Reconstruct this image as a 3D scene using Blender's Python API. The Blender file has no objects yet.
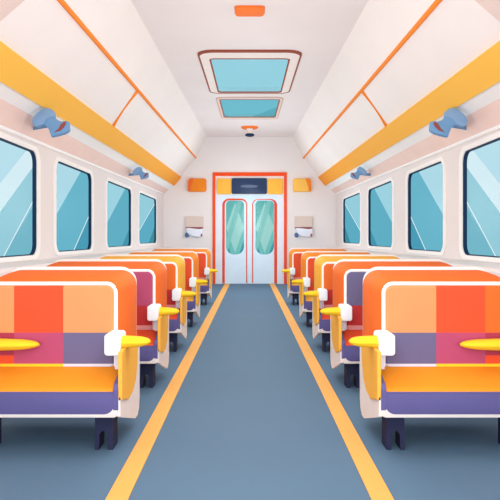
import bpy, bmesh, math
from mathutils import Vector
from mathutils.geometry import tessellate_polygon

S = bpy.context.scene
COL = S.collection
PI = math.pi
END = 13.04          # distance of the end wall
NEAR = -1.2          # where the modelled part of the carriage begins
WX = 1.87            # half width at the windows

# ---------------------------------------------------------------- camera
cam = bpy.data.cameras.new('camera')
cam.sensor_width = 36
cam.lens = 36 * 600 / 500
cam.shift_y = -0.024
cam.shift_x = 0.0006
cam.clip_start = 0.05
co = bpy.data.objects.new('camera', cam)
COL.objects.link(co)
co.location = (0, 0, 1.0)
co.rotation_euler = (PI / 2, 0, 0)
S.camera = co

# ---------------------------------------------------------------- sky, fill sun, lights, exposure
w = bpy.data.worlds.new('sky')
S.world = w
w.use_nodes = True
nt = w.node_tree
bgn = nt.nodes['Background']
tc = nt.nodes.new('ShaderNodeTexCoord')
sx = nt.nodes.new('ShaderNodeSeparateXYZ')
rp = nt.nodes.new('ShaderNodeValToRGB')
mr = nt.nodes.new('ShaderNodeMapRange')
mr.inputs['From Min'].default_value = -0.25
mr.inputs['From Max'].default_value = 0.35
rp.color_ramp.elements[0].color = (0.80, 0.93, 0.97, 1)
rp.color_ramp.elements[1].color = (1.0, 1.0, 1.0, 1)
nt.links.new(tc.outputs['Generated'], sx.inputs[0])
nt.links.new(sx.outputs['Z'], mr.inputs['Value'])
nt.links.new(mr.outputs[0], rp.inputs[0])
nt.links.new(rp.outputs[0], bgn.inputs[0])
bgn.inputs[1].default_value = 1.0

fill_sun = bpy.data.lights.new('fill_sun', 'SUN')
fill_sun.energy = 1.2
fill_sun.angle = math.radians(24)
fill_sun.color = (0.97, 0.99, 1.0)
so = bpy.data.objects.new('fill_sun', fill_sun)
COL.objects.link(so)
so.rotation_euler = (math.radians(85), 0, 0)      # added low fill from behind the camera, evens the light along the carriage

for ly, en in ((-0.2, 60), (1.3, 40), (2.8, 26), (4.3, 21), (5.8, 21), (7.3, 22), (8.8, 24), (10.2, 28), (11.5, 36)):  # unseen fill points added along the aisle for flat, even light
    l = bpy.data.lights.new('fill_light', 'POINT')
    l.energy = en
    l.shadow_soft_size = 0.45
    l.color = (0.95, 0.985, 1.0)
    lo = bpy.data.objects.new('fill_light', l)
    COL.objects.link(lo)
    lo.location = (0, ly, 1.5)

vs = S.view_settings
S.display_settings.display_device = 'sRGB'
vs.view_transform = 'Standard'
vs.look = 'None'
vs.gamma = 1
vs.use_curve_mapping = False
vs.exposure = 0.0

# ---------------------------------------------------------------- materials
def lin(h):
    h = h.lstrip('#')
    out = []
    for i in (0, 2, 4):
        c = int(h[i:i + 2], 16) / 255
        out.append(c / 12.92 if c <= 0.04045 else ((c + 0.055) / 1.055) ** 2.4)
    return (*out, 1)

MATS = {}
def mat(name, hexc, rough=0.75, spec=0.15, var=0.02, scale=6.0):
    """matte procedural paint / cloth: one colour with a very fine noise variation"""
    if name in MATS:
        return MATS[name]
    m = bpy.data.materials.new(name)
    m.use_nodes = True
    n = m.node_tree
    b = n.nodes['Principled BSDF']
    b.inputs['Roughness'].default_value = rough
    b.inputs['Specular IOR Level'].default_value = spec
    c = lin(hexc)
    tx = n.nodes.new('ShaderNodeTexCoord')
    no = n.nodes.new('ShaderNodeTexNoise')
    no.inputs['Scale'].default_value = scale
    no.inputs['Detail'].default_value = 3
    r = n.nodes.new('ShaderNodeValToRGB')
    r.color_ramp.elements[0].position = 0.3
    r.color_ramp.elements[1].position = 0.7
    r.color_ramp.elements[0].color = (*[max(0, v * (1 - var)) for v in c[:3]], 1)
    r.color_ramp.elements[1].color = (*[min(1, v * (1 + var)) for v in c[:3]], 1)
    n.links.new(tx.outputs['Object'], no.inputs['Vector'])
    n.links.new(no.outputs[0], r.inputs[0])
    n.links.new(r.outputs[0], b.inputs['Base Color'])
    MATS[name] = m
    return m

def face_tint(h):
    # light crosses both faces of the pane, so each face takes the square root of the tint
    c = lin(h)
    return (*[v ** 0.5 for v in c[:3]], 1)

def glass(name, tints, lines):
    """clear tinted glass; diagonal tint bands, on the windows painted reflection streaks, are cut by 'lines' = (k, c, width) in pane coordinates
    (U along the pane, W up it): tint i+1 applies below line i; a band of given width keeps its own tint"""
    m = bpy.data.materials.new(name)
    m.use_nodes = True
    n = m.node_tree
    n.nodes.clear()
    out = n.nodes.new('ShaderNodeOutputMaterial')
    mix = n.nodes.new('ShaderNodeMixShader')
    tr = n.nodes.new('ShaderNodeBsdfTransparent')
    gl = n.nodes.new('ShaderNodeBsdfGlossy')
    gl.inputs['Roughness'].default_value = 0.12
    mix.inputs[0].default_value = 0.004
    uv = n.nodes.new('ShaderNodeUVMap')
    uv.uv_map = 'UVMap'
    sp = n.nodes.new('ShaderNodeSeparateXYZ')
    n.links.new(uv.outputs[0], sp.inputs[0])
    def math_(op, a, b=None):
        q = n.nodes.new('ShaderNodeMath')
        q.operation = op
        for i, v in enumerate((a, b)):
            if v is None:
                continue
            if isinstance(v, (int, float)):
                q.inputs[i].default_value = v
            else:
                n.links.new(v, q.inputs[i])
        return q.outputs[0]
    cur = None
    rgb = n.nodes.new('ShaderNodeRGB')
    rgb.outputs[0].default_value = face_tint(tints[0])
    cur = rgb.outputs[0]
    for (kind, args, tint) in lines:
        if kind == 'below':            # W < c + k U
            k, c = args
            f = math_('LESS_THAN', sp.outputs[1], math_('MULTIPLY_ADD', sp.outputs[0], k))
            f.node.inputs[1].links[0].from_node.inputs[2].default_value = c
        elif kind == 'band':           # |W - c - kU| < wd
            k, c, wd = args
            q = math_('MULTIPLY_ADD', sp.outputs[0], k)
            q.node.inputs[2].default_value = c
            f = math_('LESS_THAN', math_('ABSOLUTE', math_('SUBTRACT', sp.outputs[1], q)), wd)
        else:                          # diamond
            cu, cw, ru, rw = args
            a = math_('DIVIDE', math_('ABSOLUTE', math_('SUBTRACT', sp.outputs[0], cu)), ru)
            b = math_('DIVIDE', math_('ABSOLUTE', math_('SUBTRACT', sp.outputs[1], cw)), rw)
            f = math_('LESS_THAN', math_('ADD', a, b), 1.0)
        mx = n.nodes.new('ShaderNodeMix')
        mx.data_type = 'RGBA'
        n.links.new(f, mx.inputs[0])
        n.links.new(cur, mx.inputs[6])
        mx.inputs[7].default_value = face_tint(tint)
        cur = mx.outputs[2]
    n.links.new(cur, tr.inputs[0])
    n.links.new(tr.outputs[0], mix.inputs[1])
    n.links.new(gl.outputs[0], mix.inputs[2])
    n.links.new(mix.outputs[0], out.inputs[0])
    return m

M_wall = mat('wall_cream', 'EAE2E0', scale=1.5)
M_ceil = mat('ceiling_cream', 'F0E7E5', scale=1.5)
M_slope = mat('slope_white', 'F7F0EC', scale=1.5)
M_lining = mat('lining_white', 'FFFCFA')
M_pink = mat('dusty_pink', 'F6DAD0')
M_rib = mat('pale_pink', 'E6D2C9')
M_white = mat('trim_white', 'F9F5F2')
M_yband = mat('band_yellow', 'FFC24A')
M_oline = mat('line_orange', 'FF9033')
M_red = mat('frame_red', 'F4501F')
M_floor = mat('floor_slate', '5E7B94', rough=0.7, spec=0.06, scale=2.0)
M_stripe = mat('stripe_ochre', 'F3B45E', rough=0.6)
M_navy = mat('navy_rubber', '17304F', rough=0.6)
M_shell = mat('bench_cream', 'F0E6E2')
M_piping = mat('piping_white', 'FBF6F2')
M_leg = mat('leg_dark', '2A2D4B', rough=0.6)
M_yarm = mat('arm_yellow', 'F7CB2E')
M_side = mat('side_amber', 'FFBA4A')
M_brk = mat('bracket_white', 'F3F7FC')
M_stalk = mat('stalk_grey', 'CBCFE2')
M_seat = mat('seat_amber', 'EE9527')
M_purp = mat('seat_purple', '635E94')
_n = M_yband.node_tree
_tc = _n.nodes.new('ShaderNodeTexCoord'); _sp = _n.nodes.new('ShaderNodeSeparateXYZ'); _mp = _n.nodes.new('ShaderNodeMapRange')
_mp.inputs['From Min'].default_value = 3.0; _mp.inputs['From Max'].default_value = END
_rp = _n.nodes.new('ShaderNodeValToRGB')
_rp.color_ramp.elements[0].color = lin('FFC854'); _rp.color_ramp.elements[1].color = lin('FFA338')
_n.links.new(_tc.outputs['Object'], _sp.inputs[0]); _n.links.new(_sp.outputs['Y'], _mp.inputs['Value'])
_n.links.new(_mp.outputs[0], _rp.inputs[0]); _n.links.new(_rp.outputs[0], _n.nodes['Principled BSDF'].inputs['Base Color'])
C = {
    'peach': mat('cloth_peach', 'DC9560'), 'redor': mat('cloth_red_orange', 'E45331'),
    'orange': mat('cloth_orange', 'E76C2C'), 'amber': mat('cloth_amber', 'F2AF41'),
    'crim': mat('cloth_crimson', 'A83C54'), 'mag': mat('cloth_magenta', 'B34D70'),
    'purp': mat('cloth_purple', '6B6589'), 'red': mat('cloth_red', 'BF3839'),
    'pink': mat('cloth_pink', 'E19A9C'), 'dpurp': M_purp, 'tang': mat('cloth_tangerine', 'EE8727'),
    'seat': M_seat, 'yellow': M_yarm, 'grey': mat('cloth_grey', 'D5D3E2'),
}
M_door = mat('door_blue', 'DCEFFF', rough=0.5)
M_jamb = mat('door_jamb', 'E8EDF8')

# ---------------------------------------------------------------- mesh helpers
def new_obj(name, bm, mats, parent=None, smooth=False, loc=None):
    bmesh.ops.recalc_face_normals(bm, faces=bm.faces[:])
    me = bpy.data.meshes.new(name)
    bm.to_mesh(me)
    bm.free()
    if not isinstance(mats, (list, tuple)):
        mats = [mats]
    for m in mats:
        me.materials.append(m)
    if smooth:
        for p in me.polygons:
            p.use_smooth = True
        try:
            me.set_sharp_from_angle(angle=math.radians(38))
        except Exception:
            pass
    o = bpy.data.objects.new(name, me)
    COL.objects.link(o)
    if parent:
        o.parent = parent
    if loc:
        o.location = loc
    return o

def thing(name, label, cat, loc=(0, 0, 0), group=None):
    o = bpy.data.objects.new(name, None)
    COL.objects.link(o)
    o.location = loc
    o.empty_display_size = 0.2
    tag(o, label, cat, group)
    return o

def tag(o, label, cat, group=None):
    o['label'] = label
    o['category'] = cat
    if group:
        o['group'] = group
    return o

def struct(o):
    o['kind'] = 'structure'
    return o

def box(bm, x0, x1, y0, y1, z0, z1, bev=0.0, seg=2):
    vs_ = [bm.verts.new(p) for p in ((x0, y0, z0), (x1, y0, z0), (x1, y1, z0), (x0, y1, z0),
                                     (x0, y0, z1), (x1, y0, z1), (x1, y1, z1), (x0, y1, z1))]
    fs = [bm.faces.new([vs_[i] for i in f]) for f in ((0, 1, 2, 3), (4, 5, 6, 7), (0, 1, 5, 4),
                                                     (1, 2, 6, 5), (2, 3, 7, 6), (3, 0, 4, 7))]
    if bev:
        es = list({e for f in fs for e in f.edges})
        bmesh.ops.bevel(bm, geom=es, offset=bev, segments=seg, affect='EDGES', profile=0.5)

def rrect(a0, a1, b0, b1, r, n=6, rs=None):
    """rounded rectangle outline, counter clockwise; rs = radii (a1b1, a0b1, a0b0, a1b0)"""
    rs = rs or (r, r, r, r)
    pts = []
    for k, (ca, cb, sa, sb) in enumerate(((a1, b1, -1, -1), (a0, b1, 1, -1), (a0, b0, 1, 1), (a1, b0, -1, 1))):
        rr = rs[k]
        for i in range(n + 1):
            t = PI / 2 * (k + i / n)
            pts.append((ca + sa * rr + rr * math.cos(t), cb + sb * rr + rr * math.sin(t)))
    return pts

def loft(bm, rings, cap=True):
    R = [[bm.verts.new(p) for p in ring] for ring in rings]
    n = len(R[0])
    for a, b in zip(R, R[1:]):
        for i in range(n):
            bm.faces.new((a[i], a[(i + 1) % n], b[(i + 1) % n], b[i]))
    if cap:
        bm.faces.new(R[0])
        bm.faces.new(list(reversed(R[-1])))
    return R

def prism(bm, pts, fn, t0, t1, bev=0.0):
    """outline pts (a,b) extruded from t0 to t1 with softened rims; fn maps (a,b,t) to xyz"""
    if bev:
        ca = sum(p[0] for p in pts) / len(pts)
        cb = sum(p[1] for p in pts) / len(pts)
        def shr(d):
            out = []
            n = len(pts)
            for i in range(n):
                p0, p1, p2 = Vector(pts[i - 1]), Vector(pts[i]), Vector(pts[(i + 1) % n])
                e1, e2 = (p1 - p0), (p2 - p1)
                if e1.length < 1e-9: e1 = e2
                if e2.length < 1e-9: e2 = e1
                e1, e2 = e1.normalized(), e2.normalized()
                nn = Vector((-(e1.y + e2.y), e1.x + e2.x))
                if nn.length < 1e-9: nn = Vector((-e1.y, e1.x))
                nn.normalize()
                out.append(p1 + nn * d * AREA)
            return out
        A = sum(pts[i - 1][0] * pts[i][1] - pts[i][0] * pts[i - 1][1] for i in range(len(pts)))
        AREA = 1 if A > 0 else -1
        sg = 1 if t1 > t0 else -1
        ins = shr(bev)
        mid = shr(bev * 0.3)
        seq = ((ins, t0), (mid, t0 + sg * bev * 0.3), (pts, t0 + sg * bev), (pts, t1 - sg * bev), (mid, t1 - sg * bev * 0.3), (ins, t1))
        loft(bm, [[fn(p[0], p[1], t) for p in P] for P, t in seq])
    else:
        loft(bm, [[fn(p[0], p[1], t) for p in pts] for t in (t0, t1)])

def plate_holes(bm, outer, holes, fn, t0, t1):
    """solid plate with holes"""
    loops = [outer] + holes
    tris = tessellate_polygon([[Vector((p[0], p[1], 0)) for p in L] for L in loops])
    flat = [p for L in loops for p in L]
    layers = []
    for t in (t0, t1):
        vv = [bm.verts.new(fn(p[0], p[1], t)) for p in flat]
        layers.append(vv)
        for tri in tris:
            try:
                bm.faces.new([vv[i] for i in tri])
            except ValueError:
                pass
    k = 0
    for L in loops:
        n = len(L)
        for i in range(n):
            a, b = k + i, k + (i + 1) % n
            bm.faces.new((layers[0][a], layers[0][b], layers[1][b], layers[1][a]))
        k += n

def ring_plate(bm, outer, inner, fn, t0, t1):
    n = len(outer)
    o0 = [bm.verts.new(fn(*p, t0)) for p in outer]; i0 = [bm.verts.new(fn(*p, t0)) for p in inner]
    o1 = [bm.verts.new(fn(*p, t1)) for p in outer]; i1 = [bm.verts.new(fn(*p, t1)) for p in inner]
    for i in range(n):
        j = (i + 1) % n
        bm.faces.new((o0[i], o0[j], i0[j], i0[i])); bm.faces.new((o1[i], o1[j], i1[j], i1[i]))
        bm.faces.new((o0[i], o0[j], o1[j], o1[i])); bm.faces.new((i0[i], i0[j], i1[j], i1[i]))

def tube(bm, pts, rad, n=8):
    rings = []
    for i, p in enumerate(pts):
        p = Vector(p)
        t = (Vector(pts[min(i + 1, len(pts) - 1)]) - Vector(pts[max(i - 1, 0)])).normalized()
        up = Vector((0, 0, 1)) if abs(t.z) < 0.9 else Vector((0, 1, 0))
        a = t.cross(up).normalized(); b = t.cross(a).normalized()
        r = rad[i] if isinstance(rad, (list, tuple)) else rad
        rings.append([p + a * r * math.cos(2 * PI * k / n) + b * r * math.sin(2 * PI * k / n) for k in range(n)])
    loft(bm, rings)

def lathe(bm, prof, fn, n=28):
    loft(bm, [[fn(r * math.cos(2 * PI * k / n), r * math.sin(2 * PI * k / n), h) for k in range(n)] for r, h in prof])

# ---------------------------------------------------------------- carriage shell
# cross section points: X, (depth, height) near, height at the end wall
PROF = {
    'top':   (1.87, 4.51, 1.83, 1.957),
    'pink':  (1.76, 4.26, 1.985, 2.05),
    'ylow':  (1.65, 3.97, 2.046, 2.15),
    'yup':   (1.50, 3.61, 2.18, 2.33),
    'line':  (1.17, 3.70, 2.47, 2.74),
    'inner': (0.935, 4.72, 2.87, 3.20),
}
def pz(k, d):
    X, dn, zn, zf = PROF[k]
    return zn + (d - dn) * (zf - zn) / (END - dn)

# floor
bm = bmesh.new()
box(bm, -1.97, 1.97, NEAR, END + 0.12, -0.08, 0.0)
struct(new_obj('floor', bm, M_floor))
for i, s in enumerate((-1, 1)):
    bm = bmesh.new()
    ring = lambda d, a, b: [(s * a, d, 0.0), (s * b, d, 0.0), (s * b, d, 0.004), (s * a, d, 0.004)]
    loft(bm, [ring(NEAR, 0.465, 0.55), ring(4, 0.465, 0.55), ring(END, 0.43, 0.545)])
    struct(new_obj('trim_%d' % (i + 1), bm, M_stripe))

WIN = [(3.75, 5.27, 0.85, 1.755), (5.78, 7.10, 0.862, 1.755), (7.84, 9.46, 0.875, 1.76), (10.12, 12.0, 0.90, 1.775)]

def band(name, k0, k1, s, m, d0=NEAR, d1=END, th=0.05, lift=0.0, e0=0.0, e1=0.0):
    """a long strip of lining between two lines of the cross section"""
    bm = bmesh.new()
    rings = []
    for d in [d0 + (d1 - d0) * k / 28 for k in range(29)]:
        a = Vector((PROF[k0][0], pz(k0, d))); b = Vector((PROF[k1][0], pz(k1, d)))
        t = (b - a).normalized(); nrm = Vector((t.y, -t.x))        # points out of the cabin
        if nrm.x < 0: nrm = -nrm
        a2, b2 = a - t * e0 - nrm * lift, b + t * e1 - nrm * lift
        q = [a2, b2, b2 + nrm * (th + lift), a2 + nrm * (th + lift)]
        rings.append([(s * p.x, d, p.y) for p in q])
    loft(bm, rings)
    return struct(new_obj(name, bm, m))

wn = 0
tn = 3
pane_specs = [  # window reflection streaks and light zones, painted into the glass tint
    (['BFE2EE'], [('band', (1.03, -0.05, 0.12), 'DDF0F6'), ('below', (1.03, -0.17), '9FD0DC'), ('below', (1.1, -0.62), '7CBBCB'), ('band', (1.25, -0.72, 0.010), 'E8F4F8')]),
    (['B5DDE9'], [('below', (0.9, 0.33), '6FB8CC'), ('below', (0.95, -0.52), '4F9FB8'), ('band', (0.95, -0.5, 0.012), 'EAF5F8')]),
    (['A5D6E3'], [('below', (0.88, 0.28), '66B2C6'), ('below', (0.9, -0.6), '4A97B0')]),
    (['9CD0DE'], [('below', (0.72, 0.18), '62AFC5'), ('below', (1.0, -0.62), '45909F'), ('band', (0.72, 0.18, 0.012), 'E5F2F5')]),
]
for s, side in ((-1, 'left'), (1, 'right')):
    bm = bmesh.new()
    fn = lambda y, z, t, s=s: (s * t, y, z)
    # outline follows the slightly rising top line
    outer = [(NEAR, 0.0), (END + 0.1, 0.0), (END + 0.1, pz('top', END + 0.1)), (NEAR, pz('top', NEAR))]
    holes = [list(reversed(rrect(a, b, z0, z1, 0.10))) for a, b, z0, z1 in WIN]
    plate_holes(bm, outer, holes, fn, WX, WX + 0.035)
    struct(new_obj('wall_' + side, bm, M_wall))
    for i, (a, b, z0, z1) in enumerate(WIN):
        wn += 1
        # painted raised rim round the opening
        bm = bmesh.new()
        ring_plate(bm, rrect(a - 0.055, b + 0.075, z0 - 0.035, z1 + 0.04, 0.13), rrect(a + .002, b - .002, z0 + .002, z1 - .002, 0.10), fn, WX + 0.002, WX - 0.008)
        root = new_obj('window_%d' % wn, bm, M_white)
        struct(root)
        bm = bmesh.new()
        ring_plate(bm, rrect(a + .001, b - .001, z0 + .001, z1 - .001, 0.10), rrect(a + .014, b - .014, z0 + .010, z1 - .010, 0.088), fn, WX + 0.002, WX + 0.034)
        g = new_obj('rubber_gasket', bm, M_navy, root)
        g['label'] = 'navy rubber gasket'
        bm = bmesh.new()
        P = rrect(a + .010, b - .010, z0 + .008, z1 - .008, 0.09)
        prism(bm, P, fn, WX + 0.0300, WX + 0.0315)
        uvl = bm.loops.layers.uv.new('UVMap')
        for f in bm.faces:
            for l in f.loops:
                l[uvl].uv = ((l.vert.co.y - a) / (b - a), (l.vert.co.z - z0) / (z1 - z0))
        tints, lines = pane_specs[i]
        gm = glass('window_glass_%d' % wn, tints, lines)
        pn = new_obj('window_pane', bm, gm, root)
        pn['label'] = 'blue tinted glass with diagonal reflection streaks painted in'
    # linings above the windows
    band('trim_%d' % tn, 'top', 'pink', s, M_pink, e0=-0.018); tn += 1
    band('trim_%d' % tn, 'pink', 'ylow', s, M_lining); tn += 1
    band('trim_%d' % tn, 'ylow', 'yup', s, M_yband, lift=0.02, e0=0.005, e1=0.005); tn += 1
    # bright bead between wall and lining
    bm = bmesh.new()
    tube(bm, [(s * 1.866, NEAR, pz('top', NEAR) - 0.004), (s * 1.866, END, pz('top', END) - 0.004)], 0.014)
    struct(new_obj('trim_%d' % tn, bm, M_white)); tn += 1
    # sloping white roof panels
    bm = bmesh.new()
    def lin_ring(d):
        ks = ('yup', 'line', 'inner')
        p = [Vector((PROF[k][0], pz(k, d))) for k in ks]
        return [(s * q.x, d, q.y) for q in p] + [(s * (q.x + 0.05), d, q.y + 0.05) for q in reversed(p)]
    loft(bm, [lin_ring(NEAR + (END - NEAR) * k / 40) for k in range(41)])
    struct(new_obj('ceiling_slope_' + side, bm, M_slope))
    # pink cross lining over the near end of the slope
    bm = bmesh.new()
    def rib_ring(d):
        p = [Vector((PROF[k][0], pz(k, d))) for k in ('yup', 'line', 'inner')]
        return [(s * (q.x - 0.014), d, q.y - 0.012) for q in p] + [(s * q.x, d, q.y + 0.004) for q in reversed(p)]
    loft(bm, [rib_ring(NEAR + (3.40 - NEAR) * k / 12) for k in range(13)])
    struct(new_obj('trim_%d' % tn, bm, M_rib)); tn += 1
    # thin orange line with its branch
    bm = bmesh.new()
    def pt(k, d, off=0.0):
        return Vector((s * (PROF[k][0] - off), d, pz(k, d) - off))
    tube(bm, [pt('line', NEAR, .004), pt('line', END - .01, .004)], 0.017, n=8)
    a_ = pt('line', 6.25, .004); b_ = pt('yup', 6.55, .006)
    tube(bm, [a_.lerp(b_, k / 6) + Vector((s * 0.012 * math.sin(PI * k / 6), 0, 0)) for k in range(7)], [0.020 - 0.007 * math.sin(PI * k / 6) for k in range(7)], n=8)
    struct(new_obj('trim_%d' % tn, bm, M_oline)); tn += 1
    # low casing between benches and window wall
    bm = bmesh.new()
    pr = [(1.56, 0.0), (1.57, 0.78), (1.60, 0.80), (1.868, 0.806), (1.868, 0.0)]
    prism(bm, pr, lambda x, z, t, s=s: (s * x, t, z), NEAR, END - 0.002)
    struct(new_obj('trim_%d' % tn, bm, M_wall)); tn += 1

# flat middle of the ceiling, with openings for the two roof lights
HATCH = [(6.15, 8.32, 0.54, 6.46, 8.24, 0.425), (8.62, 10.55, 0.485, 8.74, 10.36, 0.435)]
bm = bmesh.new()
zc = lambda d: pz('inner', d)
outer = [(-0.94, NEAR), (0.94, NEAR), (0.94, END + 0.1), (-0.94, END + 0.1)]
holes = [list(reversed(rrect(-hx + .04, hx - .04, d0 + .06, d1 - .025, 0.05))) for d0, d1, hx, _, _, _ in HATCH]
plate_holes(bm, outer, holes, lambda x, y, t: (x, y, zc(y) + t), 0.0, 0.07)
struct(new_obj('ceiling', bm, M_ceil))

# end wall
EX = lambda x: (x - 250.2) / 46.0
EZ = lambda y: 1 + (238 - y) / 46.0
bm = bmesh.new()
side_pts = [(PROF[k][0], PROF[k][3]) for k in ('top', 'pink', 'ylow', 'yup', 'line', 'inner')]
fx0, fx1, fz = EX(213.2), EX(287.2), EZ(172.5)
out = [(fx1, 0), (1.90, 0)] + [(x + .03, z + .03) for x, z in side_pts] + [(-x - .03, z + .03) for x, z in reversed(side_pts)] + [(-1.90, 0), (fx0, 0), (fx0, fz), (fx1, fz)]
plate_holes(bm, out, [], lambda x, z, t: (x, t, z), END, END + 0.12)
struct(new_obj('wall_end', bm, M_wall))

# ---------------------------------------------------------------- end doors
fnE = lambda x, z, t: (x, t, z)
bm = bmesh.new()
th, tt = 0.058, 0.075
o_ = [(fx0, 0), (fx0, fz), (fx1, fz), (fx1, 0), (fx1 - th, 0), (fx1 - th, fz - tt), (fx0 + th, fz - tt), (fx0 + th, 0)]
plate_holes(bm, o_, [], fnE, END - 0.03, END + 0.10)
struct(new_obj('trim_%d' % tn, bm, M_red)); tn += 1
bm = bmesh.new()      # pale jambs and centre post
for a, b in ((fx0 + th, EX(222.6)), (EX(277.6), fx1 - th)):
    box(bm, a, b, END + 0.02, END + 0.10, 0, EZ(194.5))
struct(new_obj('trim_%d' % tn, bm, M_jamb)); tn += 1
bm = bmesh.new()      # header board
box(bm, fx0 + th, fx1 - th, END + 0.03, END + 0.10, EZ(194.5), fz - tt)
struct(new_obj('trim_%d' % tn, bm, M_white)); tn += 1

for i, (x0, x1, g0, g1) in enumerate(((222.6, 250.1, 226.5, 244.5), (250.3, 277.6, 256.0, 274.5))):
    a, b = EX(x0), EX(x1)
    bm = bmesh.new()
    gl0, gl1, gz0, gz1 = EX(g0), EX(g1), EZ(254.5), EZ(200.5)
    wo = rrect(gl0, gl1, gz0, gz1, 0, n=8, rs=(0.09, 0.09, 0.17, 0.17))
    plate_holes(bm, [(a, 0.005), (b, 0.005), (b, EZ(194.6)), (a, EZ(194.6))], [list(reversed(wo))], fnE, END + 0.035, END + 0.085)
    leaf = struct(new_obj('door_%d' % (i + 1), bm, M_door))
    bm = bmesh.new()
    prism(bm, wo, fnE, END + 0.052, END + 0.058)
    uvl = bm.loops.layers.uv.new('UVMap')
    for f in bm.faces:
        for l in f.loops:
            l[uvl].uv = ((l.vert.co.x - gl0) / (gl1 - gl0), (l.vert.co.z - gz0) / (gz1 - gz0))
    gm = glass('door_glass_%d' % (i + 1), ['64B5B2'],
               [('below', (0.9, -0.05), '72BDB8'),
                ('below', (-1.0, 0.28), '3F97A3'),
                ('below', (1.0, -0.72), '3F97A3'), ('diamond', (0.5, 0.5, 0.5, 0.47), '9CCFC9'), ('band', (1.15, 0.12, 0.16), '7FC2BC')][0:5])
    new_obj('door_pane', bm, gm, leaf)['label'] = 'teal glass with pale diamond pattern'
    # orange arch trim on the leaf: heavy on the outer side, thin on the inner
    l0, l1 = (a + 0.03, EX(247.2)) if i == 0 else (EX(253.2), b - 0.03)
    ztop = EZ(199.2)
    wl, wr = (0.027, 0.012) if i == 0 else (0.012, 0.032)
    pts = [(l0, END + 0.036, 0.02), (l0, END + 0.036, ztop - 0.12)]
    rr = [wl, wl]
    for k in range(1, 9):
        t = k / 9
        ang = PI - PI / 2 * t
        pts.append((l0 + 0.13 + 0.13 * math.cos(ang), END + 0.036, ztop - 0.12 + 0.12 * math.sin(ang))); rr.append(wl * (1 - t * .3) + .0)
    for k in range(1, 9):
        t = k / 9
        ang = PI / 2 - PI / 2 * t
        pts.append((l1 - 0.13 + 0.13 * math.cos(ang), END + 0.036, ztop - 0.12 + 0.12 * math.sin(ang))); rr.append(wl * .7 * (1 - t) + wr * t)
    pts += [(l1, END + 0.036, ztop - 0.12), (l1, END + 0.036, 0.02)]
    rr += [wr, wr]
    bm = bmesh.new()
    tube(bm, pts, rr, n=8)
    new_obj('door_trim', bm, M_red, leaf, smooth=True)['label'] = 'thin red-orange arched trim'

# header fittings
M_hy = mat('header_yellow', 'FDBC4A')
for (x0, x1, lab) in ((217.4, 231.6, 'amber panel over the end doors, left of the dark display'),
                      (268.2, 283.4, 'amber panel over the end doors, right of the dark display')):
    bm = bmesh.new()
    prism(bm, rrect(EX(x0), EX(x1), EZ(194.2), EZ(178.6), 0.03), fnE, END - 0.012, END + 0.029, bev=0.008)
    tag(new_obj('header_lamp', bm, M_hy, smooth=True), lab, 'panel')
t = thing('destination_display', 'dark navy display screen centred above the end doors', 'display', (0, END, EZ(194)))
bm = bmesh.new()
prism(bm, rrect(EX(232.2), EX(267.4), -0.0, EZ(178.2) - EZ(194), 0.03), lambda x, z, q: (x, q, z), -0.03, 0.028, bev=0.01)
new_obj('housing', bm, mat('display_navy', '2E3F5F', rough=0.4), t, smooth=True)
bm = bmesh.new()
prism(bm, [(EX(249.6) + 0.19 * math.cos(k * PI / 12), 0.165 + 0.033 * math.sin(k * PI / 12)) for k in range(24)], lambda x, z, q: (x, q, z), -0.034, -0.0295)
new_obj('display_mark', bm, mat('display_grey', '66728C'), t)['label'] = 'small grey oval mark'

# orange boxes either side of the doors
def signal_box(x0, x1, m1, m2, cap_at, lab):
    t = thing('signal_box', lab, 'signal box', (EX((x0 + x1) / 2), END, EZ(192)))
    hw = (x1 - x0) / 92
    H = 13.2 / 46
    bm = bmesh.new()
    prism(bm, rrect(-hw, hw, 0, H, 0.05), lambda x, z, q: (x, q, z), -0.08, -0.001, bev=0.014)
    new_obj('housing', bm, m1, t, smooth=True)
    bm = bmesh.new()
    sg = -1 if cap_at < 0 else 1
    pts = [(sg * (hw + .006), 0.01), (sg * (hw + .006), H - 0.05), (sg * (hw - .03), H + .003), (sg * (hw - .12), H + .003), (sg * (hw - .055), 0.10), (sg * (hw - .05), 0.01)]
    prism(bm, pts, lambda x, z, q: (x, q, z), -0.084, -0.003)
    new_obj('end_cap', bm, m2, t)['label'] = 'darker orange end cap'
signal_box(189.2, 207.0, C['tang'], C['orange'], -1, 'orange rounded signal box on end wall, left of the doors')
signal_box(293.2, 311.0, mat('box_amber', 'FDC35C'), C['tang'], 1, 'yellow rounded signal box on end wall, right of the doors')

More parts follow.
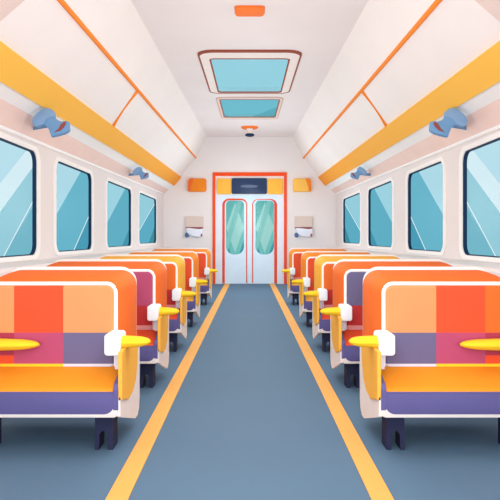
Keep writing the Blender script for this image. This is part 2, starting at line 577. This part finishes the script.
# small holders below them
def holder(cx, lab):
    t = thing('tissue_dispenser', lab, 'dispenser', (EX(cx), END, EZ(238)))
    bm = bmesh.new()
    prism(bm, rrect(-0.195, 0.195, 0.20, 0.47, 0.015), lambda x, z, q: (x, q, z), -0.05, -0.001, bev=0.008)
    new_obj('cover', bm, mat('holder_beige', 'DCC9BF'), t)
    bm = bmesh.new()
    prism(bm, [(-0.175, 0.20), (-0.19, 0.235), (0.19, 0.235), (0.185, 0.19), (0.05, 0.205)], lambda x, z, q: (x, q, z), -0.062, -0.003)
    new_obj('slot', bm, mat('holder_maroon', '8E4A50'), t)['label'] = 'dark red slot edge'
    bm = bmesh.new()
    prism(bm, [(-0.17, 0.215), (-0.15, 0.10), (-0.05, 0.04), (0.10, 0.02), (0.185, 0.05), (0.19, 0.205), (0.10, 0.19), (0.0, 0.205), (-0.1, 0.215)][::-1], lambda x, z, q: (x, q, z), -0.10, -0.004, bev=0.012)
    new_obj('tray', bm, mat('holder_white', 'E9EBF6'), t, smooth=True)
    bm = bmesh.new()
    bmesh.ops.create_uvsphere(bm, u_segments=16, v_segments=10, radius=0.045)
    for v in bm.verts:
        v.co = Vector((v.co.x - 0.155, v.co.y * 0.7 - 0.085, v.co.z * 1.25 + 0.065))
    new_obj('knob', bm, mat('holder_blue', '4F6F9F'), t, smooth=True)['label'] = 'blue round knob'
    bm = bmesh.new()
    box(bm, 0.145, 0.18, -0.112, -0.095, 0.03, 0.09, bev=0.005)
    new_obj('button', bm, mat('holder_red', 'B5535A'), t)['label'] = 'small red button'
holder(195.0, 'beige and white wall dispenser with blue knob, left of the end doors')
holder(303.8, 'beige and white wall dispenser with blue knob, right of the end doors')

# ---------------------------------------------------------------- roof fittings
M_brown = mat('hatch_brown', '9A4A36')
for i, (d0, d1, hx, g0, g1, gx) in enumerate(HATCH):
    lab = ('large roof light with pale blue glass and brown outlined cream frame, nearer of the two',
           'smaller roof light with teal glass, farther of the two, towards the doors')[i]
    zb = zc((d0 + d1) / 2)
    t = thing('roof_light', lab, 'skylight', (0, (d0 + d1) / 2, zb), 'roof lights along the ceiling')
    yb = (d0 + d1) / 2
    fh = lambda x, y, q, yb=yb, zb=zb: (x, y - yb, zc(y) - zb + q)
    bm = bmesh.new()
    ring_plate(bm, rrect(-hx, hx, d0, d1, 0.16 - .03 * i), rrect(-gx, gx, g0, g1, 0.05), fh, -0.010, 0.002)
    new_obj('frame', bm, mat('hatch_cream', 'F6EBE5') if i == 0 else mat('hatch_pinkish', 'EEDBD2'), t)
    bm = bmesh.new()
    bo = rrect(-hx - .008, hx + .008, d0 - .015, d1 + .015, 0.17 - .03 * i); bi = rrect(-hx + .010, hx - .010, d0 + .05 * (1 - i) + .01, d1 - .02, 0.15 - .03 * i)
    ring_plate(bm, bo, bi, fh, -0.012, 0.001)
    new_obj('outer_bead', bm, M_brown if i == 0 else mat('hatch_rose', 'D9B5A8'), t)['label'] = 'thin brown outline' if i == 0 else 'thin rose outline'
    bm = bmesh.new()
    ring_plate(bm, rrect(-gx - .012, gx + .012, g0 - .02, g1 + .02, 0.06), rrect(-gx + .004, gx - .004, g0 + .01, g1 - .01, 0.04), fh, -0.013, 0.001)
    new_obj('inner_bead', bm, M_brown if i == 0 else mat('hatch_brown_soft', 'A8604C'), t)['label'] = 'thin brown inner outline'
    bm = bmesh.new()
    prism(bm, rrect(-gx - .006, gx + .006, g0 - .006, g1 + .006, 0.045), fh, 0.0030, 0.0045)
    uvl = bm.loops.layers.uv.new('UVMap')
    for f in bm.faces:
        for l in f.loops:
            l[uvl].uv = ((l.vert.co.x + gx) / (2 * gx), 1 - (l.vert.co.y + yb - g0) / (g1 - g0))
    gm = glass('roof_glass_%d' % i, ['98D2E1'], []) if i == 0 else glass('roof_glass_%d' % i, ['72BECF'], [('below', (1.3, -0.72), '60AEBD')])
    new_obj('glass', bm, gm, t)

t = thing('ceiling_lamp', 'small orange rectangular ceiling lamp near the top of the picture', 'lamp', (0, 4.95, zc(4.95)))
bm = bmesh.new()
prism(bm, rrect(-0.118, 0.118, -0.11, 0.10, 0.035), lambda x, y, q: (x, y, q + (zc(4.95 + y) - zc(4.95))), -0.022, 0.0, bev=0.006)
new_obj('lamp_cover', bm, mat('lamp_orange', 'FD8038'), t, smooth=True)
bm = bmesh.new()
prism(bm, rrect(-0.125, 0.125, -0.118, 0.108, 0.04), lambda x, y, q: (x, y, q + (zc(4.95 + y) - zc(4.95))), -0.005, 0.002)
new_obj('base_plate', bm, mat('lamp_plate', 'F08A50'), t)

t = thing('smoke_detector', 'small round orange and white ceiling detector with dark tip beyond roof lights', 'detector', (0, 11.55, zc(11.55)))
fl = lambda x, y, h: (x, y, h)
bm = bmesh.new(); lathe(bm, [(0.16, -0.001), (0.165, -0.02), (0.14, -0.035), (0.06, -0.04)], fl)
new_obj('base', bm, mat('lamp_orange', 'FD8038'), t, smooth=True)
bm = bmesh.new(); lathe(bm, [(0.065, -0.04), (0.04, -0.075), (0.045, -0.12), (0.07, -0.135)], fl)
new_obj('stem', bm, M_white, t, smooth=True)
bm = bmesh.new(); lathe(bm, [(0.07, -0.135), (0.09, -0.15), (0.085, -0.175), (0.05, -0.188)], fl)
new_obj('tip', bm, M_navy, t, smooth=True)

# ---------------------------------------------------------------- blue spotlights under the yellow bands
M_b1 = mat('spot_blue', '739FCB'); M_b2 = mat('spot_blue_pale', '86A9D0')
def spot(s, X, d, z, size, lab):
    t = thing('swivel_spotlight', lab, 'spotlight', (s * X, d, z), 'blue spotlights under the yellow bands')
    # pinched body: two flared lobes and a waist, lying across the carriage
    cv = lambda pts: [((x - 228) / 300, -(y - 192) / 300) for x, y in pts]
    fn = lambda a, b, q: (-s * a * size, q * size, b * size)
    body = cv([(78, 190), (86, 160), (110, 132), (150, 98), (190, 79), (225, 86), (247, 108), (252, 150), (270, 168), (290, 180), (320, 190), (350, 184), (372, 190),
               (375, 225), (378, 258), (362, 275), (340, 287), (290, 302), (232, 315), (222, 280), (207, 243), (180, 222), (150, 219), (115, 232), (90, 222)])
    bm = bmesh.new()
    prism(bm, body[::-1], fn, -0.10, 0.12, bev=0.035)
    new_obj('body', bm, M_b1, t, smooth=True)
    bm = bmesh.new()
    prism(bm, cv([(75, 190), (83, 158), (108, 129), (148, 95), (190, 76), (226, 83), (250, 108), (254, 150), (215, 160), (190, 180), (170, 212), (150, 221), (115, 235), (88, 225)])[::-1], fn, -0.12, 0.14, bev=0.03)
    new_obj('rear_cap', bm, M_b2, t, smooth=True)['label'] = 'paler blue rounded cap'
    bm = bmesh.new()
    prism(bm, cv([(262, 280), (295, 250), (318, 212), (345, 190), (358, 205), (340, 240), (310, 266)])[::-1], fn, -0.115, -0.09)
    new_obj('slot', bm, mat('spot_brown', '96504B'), t)['label'] = 'reddish brown slot'
    bm = bmesh.new()
    tube(bm, [(s * 0.03, 0.02, 0.0), (s * 0.06, 0.12, 0.0), (s * (1.84 - X), 0.26, 0.0)], 0.018)
    new_obj('mount', bm, M_b1, t)
for s_, nm in ((-1, 'left'), (1, 'right')):
    spot(s_, 1.585, 4.80, 1.925, 0.29, 'larger nearer blue spotlight on the %s side above the windows' % nm)
    spot(s_, 1.60, 8.82, 1.955, 0.235, 'small far blue spotlight on the %s side above the windows' % nm)

# ---------------------------------------------------------------- benches
A0 = 0.60           # aisle edge of every bench
def bench(s, df, W, shellc, grid, seatc, frontc, strip, lab, sidec=None):
    cx = s * (A0 + W / 2)
    root = thing('train_bench', lab, 'bench', (cx, df, 0), 'benches along the ' + ('left' if s < 0 else 'right') + ' side of the aisle')
    X = lambda u: s * (A0 + u) - cx
    fr = lambda u, z, v: (X(u), v, z)                 # outline in u,z extruded in depth
    fs = lambda v, z, u: (X(u), v, z)                 # outline in v,z extruded across
    # backrest shell
    def oc(u0, u1, z0, z1, r, v):
        return [fr(p[0], p[1], v) for p in rrect(u0, u1, z0, z1, 0, n=8, rs=(r, r, .03, .03))]
    bm = bmesh.new()
    loft(bm, [oc(0.045, W, 0.30, 0.785, 0.05, 0.115), oc(0.030, W, 0.28, 0.797, 0.065, 0.14), oc(0.014, W, 0.24, 0.815, 0.075, 0.22),
              oc(0.006, W, 0.22, 0.826, 0.08, 0.32), oc(0.006, W, 0.2, 0.829, 0.08, 0.385), oc(0.02, W - .01, 0.2, 0.82, 0.08, 0.40)])
    new_obj('backrest_shell', bm, shellc, root, smooth=True)
    # cream back panel, a little taller
    bm = bmesh.new()
    prism(bm, rrect(0.012, W + .004, 0.09, 0.845, 0, n=8, rs=(.085, .085, .05, .05)), fr, 0.395, 0.43, bev=0.01)
    new_obj('back_panel', bm, M_shell, root, smooth=True)
    # patchwork cushion
    u0, u1, z0, z1 = 0.062, W - 0.015, 0.375, 0.768
    bm = bmesh.new()
    P = rrect(u0, u1, z0, z1, 0, n=7, rs=(0.035, 0.035, .01, .01))
    P2 = rrect(u0 + .008, u1 - .008, z0, z1 - .008, 0, n=7, rs=(0.03, 0.03, .01, .01))
    loft(bm, [[fr(p[0], p[1], 0.085) for p in P2], [fr(p[0], p[1], 0.093) for p in P], [fr(p[0], p[1], 0.15) for p in P]])
    seams = [0.306, 0.545]
    zr = [z0 + strip[1], 0.54] + ([0.43] if len(grid) > 2 else [])
    for us in seams:
        g = bm.verts[:] + bm.edges[:] + bm.faces[:]
        bmesh.ops.bisect_plane(bm, geom=g, plane_co=(X(us), 0, 0), plane_no=(1, 0, 0))
    for z in zr:
        g = bm.verts[:] + bm.edges[:] + bm.faces[:]
        bmesh.ops.bisect_plane(bm, geom=g, plane_co=(0, 0, z), plane_no=(0, 0, 1))
    ml = []
    def mi(m):
        if m not in ml: ml.append(m)
        return ml.index(m)
    for f in bm.faces:
        c = f.calc_center_median()
        u = (c.x + cx) * s - A0
        ci = 0 if u < seams[0] else (1 if u < seams[1] else 2)
        if c.z < z0 + strip[1]:
            f.material_index = mi(strip[0][ci])
        else:
            f.material_index = mi(grid[0][ci] if c.z > 0.54 else (grid[2][ci] if len(grid) > 2 and c.z < 0.43 else grid[1][ci]))
    new_obj('backrest_cushion', bm, ml, root)
    # white piping round the cushion
    bm = bmesh.new()
    pth = [(0.0535, 0.375)] + [(p[0], p[1]) for p in reversed(rrect(0.0535, W - .008, 0.3, 0.777, 0, n=8, rs=(.045, .045, .01, .01))[0:18])] + [(W - .008, 0.375)]
    tube(bm, [fr(p[0], p[1], 0.098) for p in pth], 0.0100, n=8)
    new_obj('piping', bm, M_piping, root, smooth=True)
    # seat
    bm = bmesh.new()
    prof = [(-0.098, 0.298), (-0.092, 0.308), (-0.07, 0.318), (0.10, 0.378), (0.16, 0.385), (0.16, 0.24), (-0.085, 0.24)]
    prism(bm, prof, fs, 0.022, W, bev=0.004)
    new_obj('seat_cushion', bm, seatc, root, smooth=True)
    bm = bmesh.new()
    prism(bm, rrect(0.016, W, 0.198, 0.3, 0, n=6, rs=(.005, .005, .045, .045)) if s > 0 else rrect(0.016, W, 0.198, 0.3, 0, n=6, rs=(.005, .005, .045, .045)), fr, -0.108, 0.1, bev=0.006)
    new_obj('seat_front', bm, frontc, root, smooth=True)
    bm = bmesh.new()
    prism(bm, [(-0.108, 0.22), (-0.108, 0.31), (-0.09, 0.335), (0.10, 0.40), (0.10, 0.2), (-0.08, 0.2)], fs, -0.002, 0.021, bev=0.004)
    new_obj('seat_side', bm, M_purp, root)['label'] = 'narrow purple end of the seat'
    # cream bottom rail
    bm = bmesh.new()
    prism(bm, rrect(0.0, W + .004, 0.182, 0.24, 0, n=5, rs=(.004, .004, .02, .02)), fr, -0.104, 0.34, bev=0.006)
    new_obj('base_rail', bm, M_shell, root, smooth=True)
    # cream side plate, aisle side
    bm = bmesh.new()
    sp = [(-0.10, 0.188), (-0.06, 0.172), (0.26, 0.072), (0.32, 0.072), (0.36, 0.10), (0.375, 0.15), (0.375, 0.47), (0.27, 0.47),
          (0.27, 0.36), (0.225, 0.29), (0.15, 0.25), (0.06, 0.24), (-0.04, 0.262), (-0.10, 0.274)]
    plate_holes(bm, sp, [], fs, -0.012, 0.004)
    new_obj('side_plate', bm, M_shell, root)
    bm = bmesh.new()
    yp = [(-0.10, 0.262), (-0.04, 0.25), (0.06, 0.225), (0.16, 0.235), (0.24, 0.28), (0.285, 0.36), (0.30, 0.485), (0.0, 0.485), (-0.10, 0.48)]
    prism(bm, yp, fs, -0.019, -0.001, bev=0.003)
    new_obj('side_panel', bm, M_side, root)['label'] = 'amber curved side panel'
    # armrests
    def arm(ua, ub, z, vf, sgn):
        """paddle from ua (root) to ub (rounded tip)"""
        bm = bmesh.new()
        n = 20
        lo, hi = min(ua, ub), max(ua, ub)
        L = hi - lo
        rings = []
        for k in range(n + 1):
            t_ = k / n
            q = math.sqrt(max(0.0, 1 - (max(0, t_ - 0.6) / 0.405) ** 2))
            u = ua + (ub - ua) * t_
            th_ = (0.028 - 0.010 * t_) * q + 0.003
            hw = 0.045 * q + 0.005
            zz = z
            rings.append([fr(u, zz + th_ * math.sin(a_), vf + hw * math.cos(a_)) for a_ in [2 * PI * j / 12 for j in range(12)]])
        loft(bm, rings)
        return new_obj('armrest', bm, M_yarm, root, smooth=True)
    a1 = arm(0.02, -0.128, 0.508, 0.02, 1)
    a1['label'] = 'yellow rounded armrest pointing into the aisle'
    bm = bmesh.new()
    prism(bm, rrect(0.002, 0.077, 0.452, 0.553, 0.016), fr, -0.045, 0.095, bev=0.008)
    new_obj('armrest_bracket', bm, M_brk, a1, smooth=True)['label'] = 'white armrest bracket'
    bm = bmesh.new()
    prism(bm, rrect(0.006, 0.032, 0.385, 0.455, 0.005), fr, -0.02, 0.09)
    new_obj('armrest_stalk', bm, M_stalk, a1)['label'] = 'pale grey armrest support'
    a2 = arm(min(W, 0.66), 0.405, 0.492, 0.03, 1)
    a2['label'] = 'slim yellow armrest beside the window seat'
    # legs: dark feet with an arched cut-out
    for uu in (0.045, W - 0.088):
        bm = bmesh.new()
        o = [(uu, 0), (uu, 0.19), (uu + 0.085, 0.19), (uu + 0.085, 0), (uu + 0.066, 0)]
        for k in range(1, 8):
            t_ = PI * k / 8
            o.append((uu + 0.0445 + 0.0215 * math.cos(t_), 0.055 + 0.035 * math.sin(t_)))
        o.append((uu + 0.023, 0))
        tri = []
        plate_holes(bm, o, [], fr, -0.0, 0.10)
        new_obj('leg', bm, M_leg, root)
    return root

p, ro, og, am, cr, mg, pu, rd, pk, dp, tg, se, ye, gy = [C[k] for k in ('peach', 'redor', 'orange', 'amber', 'crim', 'mag', 'purp', 'red', 'pink', 'dpurp', 'tang', 'seat', 'yellow', 'grey')]
st1 = ((gy, ye, ye), 0.014)
st2 = ((pk, pk, pk), 0.030)
bench(-1, 2.83, 0.70, og, [[p, ro, p], [pu, mg, cr], [pu, mg, ro]], M_seat, M_purp, st1,
      'front left bench with peach, red-orange, magenta and purple patchwork back')
bench(1, 2.83, 0.70, og, [[p, ro, og], [pu, mg, cr], [pu, mg, ro]], M_seat, M_purp, st1,
      'front right bench with peach, red-orange and orange patches over purple and magenta')
bench(-1, 4.0, 0.86, og, [[mg, ro, mg], [rd, rd, rd]], ro, M_purp, st2,
      'second bench from the front on the left, magenta patch in its orange back')
bench(1, 4.0, 0.86, og, [[pu, ro, pu], [rd, rd, rd]], ro, M_purp, st2,
      'second bench from the front on the right, grey-purple patch in its orange back')
bench(-1, 5.26, 0.82, am, [[og, og, og], [rd, rd, rd]], ro, M_purp, st2,
      'yellow-backed third bench from the front on the left side')
bench(1, 5.26, 0.82, am, [[og, og, og], [rd, rd, rd]], ro, M_purp, st2,
      'yellow-backed third bench from the front on the right side')
bench(-1, 6.74, 0.86, tg, [[ro, ro, ro], [ro, ro, ro]], am, M_purp, st2,
      'fourth bench from the front on the left, between yellow-backed and last bench')
bench(1, 6.74, 0.86, tg, [[ro, ro, ro], [ro, ro, ro]], am, M_purp, st2,
      'fourth bench from the front on the right, between yellow-backed and last bench')
bench(-1, 8.96, 0.93, tg, [[ro, ro, ro], [ro, ro, ro]], am, M_purp, st2,
      'last bench on the left, farthest back and nearest the end doors')
bench(1, 8.96, 0.93, tg, [[ro, ro, ro], [ro, ro, ro]], am, M_purp, st2,
      'last bench on the right, farthest back and nearest the end doors')
